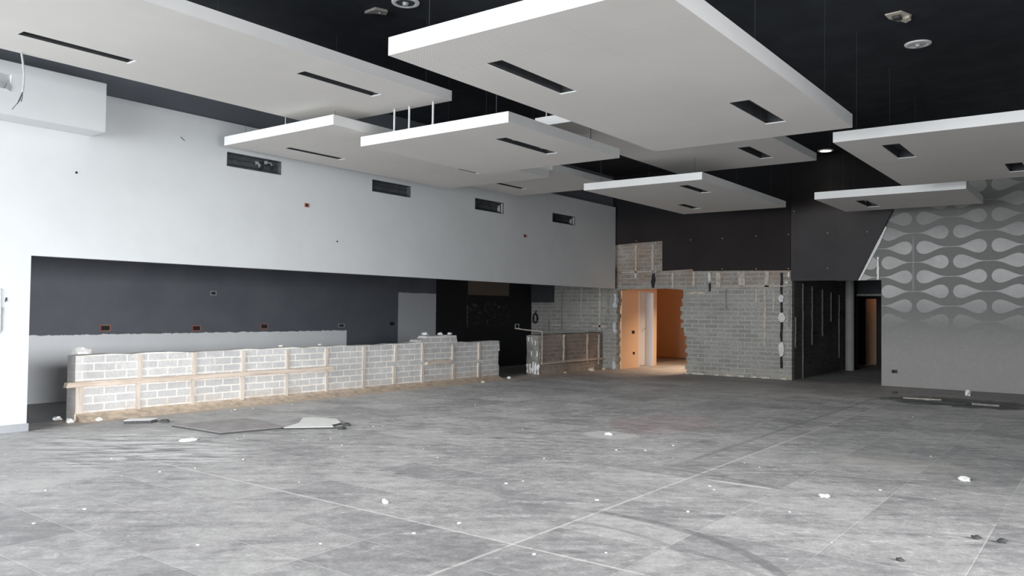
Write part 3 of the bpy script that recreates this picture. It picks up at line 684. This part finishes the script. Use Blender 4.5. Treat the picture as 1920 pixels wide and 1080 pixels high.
for y, z, lb, rim in [(6.43, 1.13, 'red-rimmed box above the pale band, leftmost of three', 'redbox'), (8.04, 1.11, 'red-rimmed box above the pale band, middle of three', 'redbox'),
        (9.46, 1.13, 'red-rimmed box above the pale band, right of three', 'redbox'), (8.36, 1.74, 'small open box high on the charcoal bar wall', 'grey_metal'),
        (11.38, 1.13, 'wide black open box at the end of the pale band', 'grey_metal'), (12.86, 1.16, 'small black box left of the pale grey patch', 'black'),
        (14.82, 1.13, 'black box right of the pale grey patch, left of a pair', 'black'), (15.18, 1.14, 'black box right of the pale grey patch, right of a pair', 'black'),
        (17.59, 1.06, 'pale switch plate on the black wall beside the niche', 'board_white')]:
    box_x(-13.049, y, z, lb, rim, .17 if 'red' in lb or 'wide' in lb or 'plate' in lb else .12, .10 if 'red' in lb else (.13 if 'plate' in lb else .075))
box_x(-10.289, 19.07, .95, 'black box in the peach wall, upper one', 'black', .14, .08)
box_x(-10.289, 19.11, .39, 'black box in the peach wall, lower one', 'black', .09, .07)
t = thing('wall_socket', 'small black socket low on the drop-patterned wall beside the corridor', 'socket', (-3.73, 18.29, .31))
part('plate', bx(-3.77, -3.66, 18.285, 18.298, .275, .345, bevel=.003), 'darkrag', t); part('insert', bx(-3.765, -3.71, 18.28, 18.285, .285, .335), 'black', t)
t = thing('conduit_chase', 'grey conduit in a torn chase on the white wall stub at the left edge', 'pipe', (-10.30, 3.87, 1.2))
part('pipe', tube([(-10.293, 3.865, 1.68), (-10.293, 3.868, 1.45), (-10.293, 3.872, 1.19)], .008), 'grey_metal', t)
part('torn_plaster', prism([(3.86, 1.15), (3.895, 1.2), (3.89, 1.35), (3.90, 1.45), (3.875, 1.47), (3.86, 1.4)], -10.299, -10.292, YZ), 'base', t)
part('torn_plaster', prism([(3.91, 1.52), (3.935, 1.54), (3.93, 1.58), (3.915, 1.57)], -10.299, -10.292, YZ), 'rod_dark', t)
# column in the corridor
t = thing('column', 'pale grey round column standing in the dark corridor', 'column', (-5.70, 22.6, 0))
part('shaft', lathe([(.112, .0), (.112, 2.5)], 32, (-5.69, 22.6, 0)), 'column', t)
part('bracket', bx(-5.84, -5.80, 22.35, 22.44, 1.45, 1.58), 'black', t)
# standing dark clamp at the bar end
t = thing('cable_coil', 'black cable coil hanging at the corner of the black niche wall', 'cable', (-12.9, 18.2, 1.3))
part('loop', tube([(-12.88 + .07 * math.cos(a), 18.2, 1.28 + .13 * math.sin(a)) for a in [k * math.pi / 8 for k in range(17)]], .022, 8), 'black', t)
part('tie', tube([(-12.88, 18.2, 1.40), (-12.88, 18.25, 1.5)], .012, 6), 'black', t)

# ------------------------------------------------------------------ boards and rubble on the floor
def board(name, pts, z0, z1, mat, label, cat='board', core=None):
    t = thing(name, label, cat, (pts[0][0], pts[0][1], 0))
    zc = z1 - .004
    part('face', prism(pts, zc, z1, XY), mat, t)
    part('core', prism([(a + (sum(p[0] for p in pts) / len(pts) - a) * .01, b + (sum(p[1] for p in pts) / len(pts) - b) * .01) for a, b in pts], z0, zc, XY), core or 'darkrag', t)
    return t
board('plywood_sheet', [(-9.38, 5.47), (-8.38, 5.50), (-8.20, 6.30), (-8.60, 6.36), (-9.22, 6.42)], .0, .028, 'board_dark', 'dark weathered plywood sheet lying flat in front of the long counter')
board('plasterboard_piece', [(-8.15, 6.22), (-7.75, 6.66), (-7.92, 6.78), (-7.98, 6.98), (-8.27, 7.16), (-8.62, 7.08), (-8.70, 6.95), (-8.36, 6.62)], .0, .03, 'board_white', 'pale plasterboard piece with torn right edge, right of the dark plywood sheet')
board('plasterboard_piece', [(-10.02, 5.20), (-9.84, 5.46), (-9.90, 5.58), (-9.98, 5.60), (-10.20, 5.38)], .0, .045, 'chalk', 'narrow white plasterboard offcut close to the counter foot, left of the plywood sheet')
for i, (x, y) in enumerate([(-7.66, 6.72), (-7.84, 6.96), (-9.80, 5.62)]):
    tag(put('torn_scrap', chunk(.12, .10, .05, .35), 'darkrag', loc=(x, y, 0)), ['dark torn scrap at the right corner of the pale plasterboard', 'dark scrap at the far corner of the pale plasterboard', 'dark scrap at the right tip of the narrow white offcut'][i], 'rubble')
frag = [(-8.30, 5.05, .22, 'flat white plaster flake just below the near corner of the plywood sheet'), (-4.51, 4.40, .05, 'round white plaster lump right on the floor tiles at lower left centre'),
        (-2.22, 17.18, .12, 'white upright crumb near the foot of the drop-patterned wall'), (-4.94, 8.55, .10, 'white plaster crumb in the pale dust patch mid floor'),
        (-1.92, 6.84, .09, 'white sliver right of the long white scratch'), (-1.11, 8.36, .13, 'white paper-like scrap on the right side of the floor')]
for x, y, s, lb in frag:
    o = tag(put('plaster_fragment', chunk(s, s * .7, s * (.14 if s > .2 else .35 if s > .06 else .8) if s != .12 else .14, .3), 'chalk', loc=(x, y, 0)), lb, 'rubble'); o.rotation_euler.z = R.uniform(0, 3)
protos = [put('plaster_crumb', chunk(1, .7, .38, .4), 'board_white').data for _ in range(3)]
for o in [o for o in list(C.objects) if o.name.startswith('plaster_crumb')]: bpy.data.objects.remove(o)
CR = [(-4.64, 6.74), (-5.49, 6.08), (-3.69, 4.32), (-3.76, 3.94), (-3.3, 5.54), (-4.33, 7.66), (-4.07, 7.84), (-4.17, 5.74), (-2.81, 6.61), (-2.83, 9.62), (-1.62, 7.42),
      (-6.91, 2.96), (-6.06, 2.87), (-5.93, 2.47), (-4.62, 2.89), (-6.23, 5.48), (-4.22, 5.56), (-10.25, 6.96), (-10.2, 7.23), (-6.77, 5.94), (-6.86, 4.76), (-6.91, 3.93),
      (-2.98, 7.86), (-3.98, 8.33), (-2.54, 4.38), (-2.87, 4.07), (-5.98, 8.21), (-6.92, 13.0), (-8.04, 9.76), (-2.39, 13.01), (-7.86, 3.97), (-1.5, 5.51), (-1.58, 9.53),
      (-1.98, 6.15), (-5.61, 4.45), (-7.54, 7.13), (-8.29, 10.76), (-4.05, 3.39), (-2.58, 5.66)]
CR += [(R.uniform(-10.3, -6.5), R.uniform(3.6, 8.5)) for _ in range(16)]
CR += [(R.uniform(-10.5, -10.15), R.uniform(5, 14)) for _ in range(12)]
CR += [(R.uniform(-6.5, -1.0), R.uniform(3.0, 12)) for _ in range(12)]
for i, (x, y) in enumerate(CR):
    s_ = R.uniform(.015, .034) * (1 if i < 39 else .55)
    o = bpy.data.objects.new('plaster_crumb', protos[i % 3]); C.objects.link(o)
    o.location = (x, y, 0); o.scale = (s_, s_, s_); o.rotation_euler.z = R.uniform(0, 6)
    tag(o, 'tiny white plaster crumb lying loose on the dusty grey tiles', 'rubble', 'white plaster crumbs scattered over the tiled floor')
for (x, y, s_, lb) in [(-1.06, 5.38, .05, 'small dark lump on the floor at lower right'), (-0.76, 6.23, .06, 'dark crumb near the right edge, left of a pair'), (-0.61, 6.24, .06, 'dark crumb near the right edge, right of a pair'),
        (-3.37, 16.62, .10, 'dark crumb left of the black stain by the patterned wall')]:
    tag(put('dark_crumb', chunk(s_, s_ * .8, s_ * .6, .3), 'darkrag', loc=(x, y, 0)), lb, 'rubble')
# scorched scraps and pale splinters lying in the black stain
for i, (x, y, a, l, m) in enumerate([(-2.75, 15.75, .15, .6, 'mortar_strip'), (-2.7, 15.95, 1.0, .35, 'mortar_grey'), (-2.3, 15.45, -.3, .6, 'darkrag'), (-1.95, 15.0, .5, .5, 'darkrag'), (-1.75, 15.5, -.1, .4, 'mortar_grey'), (-3.0, 15.4, .2, .7, 'darkrag')]):
    bm = bmesh.new(); c, s_ = math.cos(a), math.sin(a)
    pts = [(x + (u * c - v * s_) * l, y + (u * s_ + v * c) * l) for u, v in ((-.5, -.04), (-.1, -.09), (.3, -.05), (.5, .02), (.2, .07), (-.3, .06))]
    bm.free()
    tag(put('splinter', prism(pts, 0.0, .03, XY), m), ['long pale splinter lying across the black floor stain', 'short greyish splinter behind the long pale one', 'black scrap in the middle of the floor stain',
        'black scrap at the near right of the floor stain', 'greyish scrap at the right of the floor stain', 'black scrap at the near left of the floor stain'][i], 'scrap')
# lumps at the foot of the counters
for i, (x, y, s_, lb) in enumerate([(-10.64, 4.82, .10, 'pinkish white lump at the near foot of the long counter'), (-10.98, 4.82, .10, 'white lump behind the near end of the long counter'), (-10.55, 5.15, .08, 'white lump on the dust beside the first batten'),
        (-11.35, 14.5, .12, 'white lump in the gap between the two counters'), (-10.62, 14.05, .09, 'pale lump at the far foot of the long counter'), (-10.5, 17.3, .16, 'tilted pale fragment leaning at the foot of the short counter'),
        (-10.55, 16.2, .08, 'crumb at the foot of the short counter, left one'), (-10.5, 17.9, .10, 'dark-edged crumb at the foot of the short counter near the doorway'), (-10.42, 12.9, .08, 'grey crumb at the counter foot under its last batten')]):
    tag(put('mortar_lump', chunk(s_, s_, s_ * .7, .3), 'chalk' if i < 5 else 'cream', loc=(x, y, 0)), lb, 'rubble')
# ragged mortar skirt where the end wall meets the floor
u = -8.42
while u < -5.9:
    l = R.uniform(.08, .3)
    n = 5; pts = [(u, 0)] + [(u + l * k / n, R.uniform(.01, .055)) for k in range(n + 1)] + [(u + l, 0)]
    part('mortar_smear', prism(pts, 18.24, 18.268, XZ), 'cream', wb)
    u += l + R.uniform(.02, .3)

# ------------------------------------------------------------------ light
def area(name, loc_, rot, sx, sy, power, col, spread=None):
    l = bpy.data.lights.new(name, 'AREA'); l.shape = 'RECTANGLE'; l.size = sx; l.size_y = sy; l.energy = power; l.color = col
    if spread: l.spread = spread
    o = bpy.data.objects.new(name, l); C.objects.link(o); o.location = loc_; o.rotation_euler = rot
    return o
H = math.pi / 2
area('daylight_front', (-6.8, -6.8, 3.4), (H - .24, 0, -0.10), 11.0, 6.0, 3300, (0.93, 0.97, 1.0))
area('daylight_left', (-8.9, -3.0, 1.7), (H + .03, 0, 0.12), 2.2, 2.4, 330, (0.90, 0.96, 1.0))
area('side_fill', (5.4, 2.4, 2.0), (H - .33, 0, H), 7.8, 2.8, 620, (0.97, 0.98, 1.0), 1.15)  # added fill, aimed low to brighten the bar recess and counter
p = bpy.data.lights.new('room_lamp', 'AREA'); p.shape = 'DISK'; p.size = .5; p.energy = 85; p.color = (1.0, .68, .44); p.spread = 2.2
o = bpy.data.objects.new('room_lamp', p); C.objects.link(o); o.location = (-8.3, 20.3, 2.62)
p = bpy.data.lights.new('store_lamp', 'POINT'); p.energy = 2.2; p.color = (1.0, .42, .2); p.shadow_soft_size = .15
o = bpy.data.objects.new('store_lamp', p); C.objects.link(o); o.location = (-5.4, 25.7, 2.2)
p = bpy.data.lights.new('downlight_beam', 'SPOT'); p.energy = 25; p.color = (1.0, .7, .45); p.spot_size = 1.6; p.spot_blend = .8; p.shadow_soft_size = .06
o = bpy.data.objects.new('downlight_beam', p); C.objects.link(o); o.location = (-4.95, 17.70, 4.96)

wd = bpy.data.worlds.new('World'); SC.world = wd; wd.use_nodes = True
bg = wd.node_tree.nodes['Background']; bg.inputs[0].default_value = (0.85, 0.92, 1.0, 1); bg.inputs[1].default_value = 1.0

# ------------------------------------------------------------------ camera
f, yaw, pit, rol = 1505.8, .644949, .0274221, .012013
cs, sn = math.cos, math.sin
r = Vector((cs(yaw), sn(yaw), 0)); fw = Vector((-sn(yaw), cs(yaw), 0)); up = Vector((0, 0, 1))
f2 = fw * cs(pit) + up * sn(pit); u2 = up * cs(pit) - fw * sn(pit)
r3 = r * cs(rol) + u2 * sn(rol); u3 = u2 * cs(rol) - r * sn(rol)
cam = bpy.data.cameras.new('camera'); co = bpy.data.objects.new('camera', cam); C.objects.link(co)
cam.sensor_width = 36; cam.lens = f / 1920 * 36; cam.clip_end = 100
mm = Matrix((r3, u3, -f2)).transposed().to_4x4(); mm.translation = Vector((0, 0, 1.5))
co.matrix_world = mm
SC.camera = co
SC.view_settings.view_transform = 'Standard'; SC.view_settings.look = 'None'; SC.view_settings.exposure = -0.15; SC.view_settings.gamma = 1.22
SC.cycles.max_bounces = 8; SC.cycles.diffuse_bounces = 6; SC.cycles.use_denoising = True
SC.cycles.sample_clamp_indirect = 6
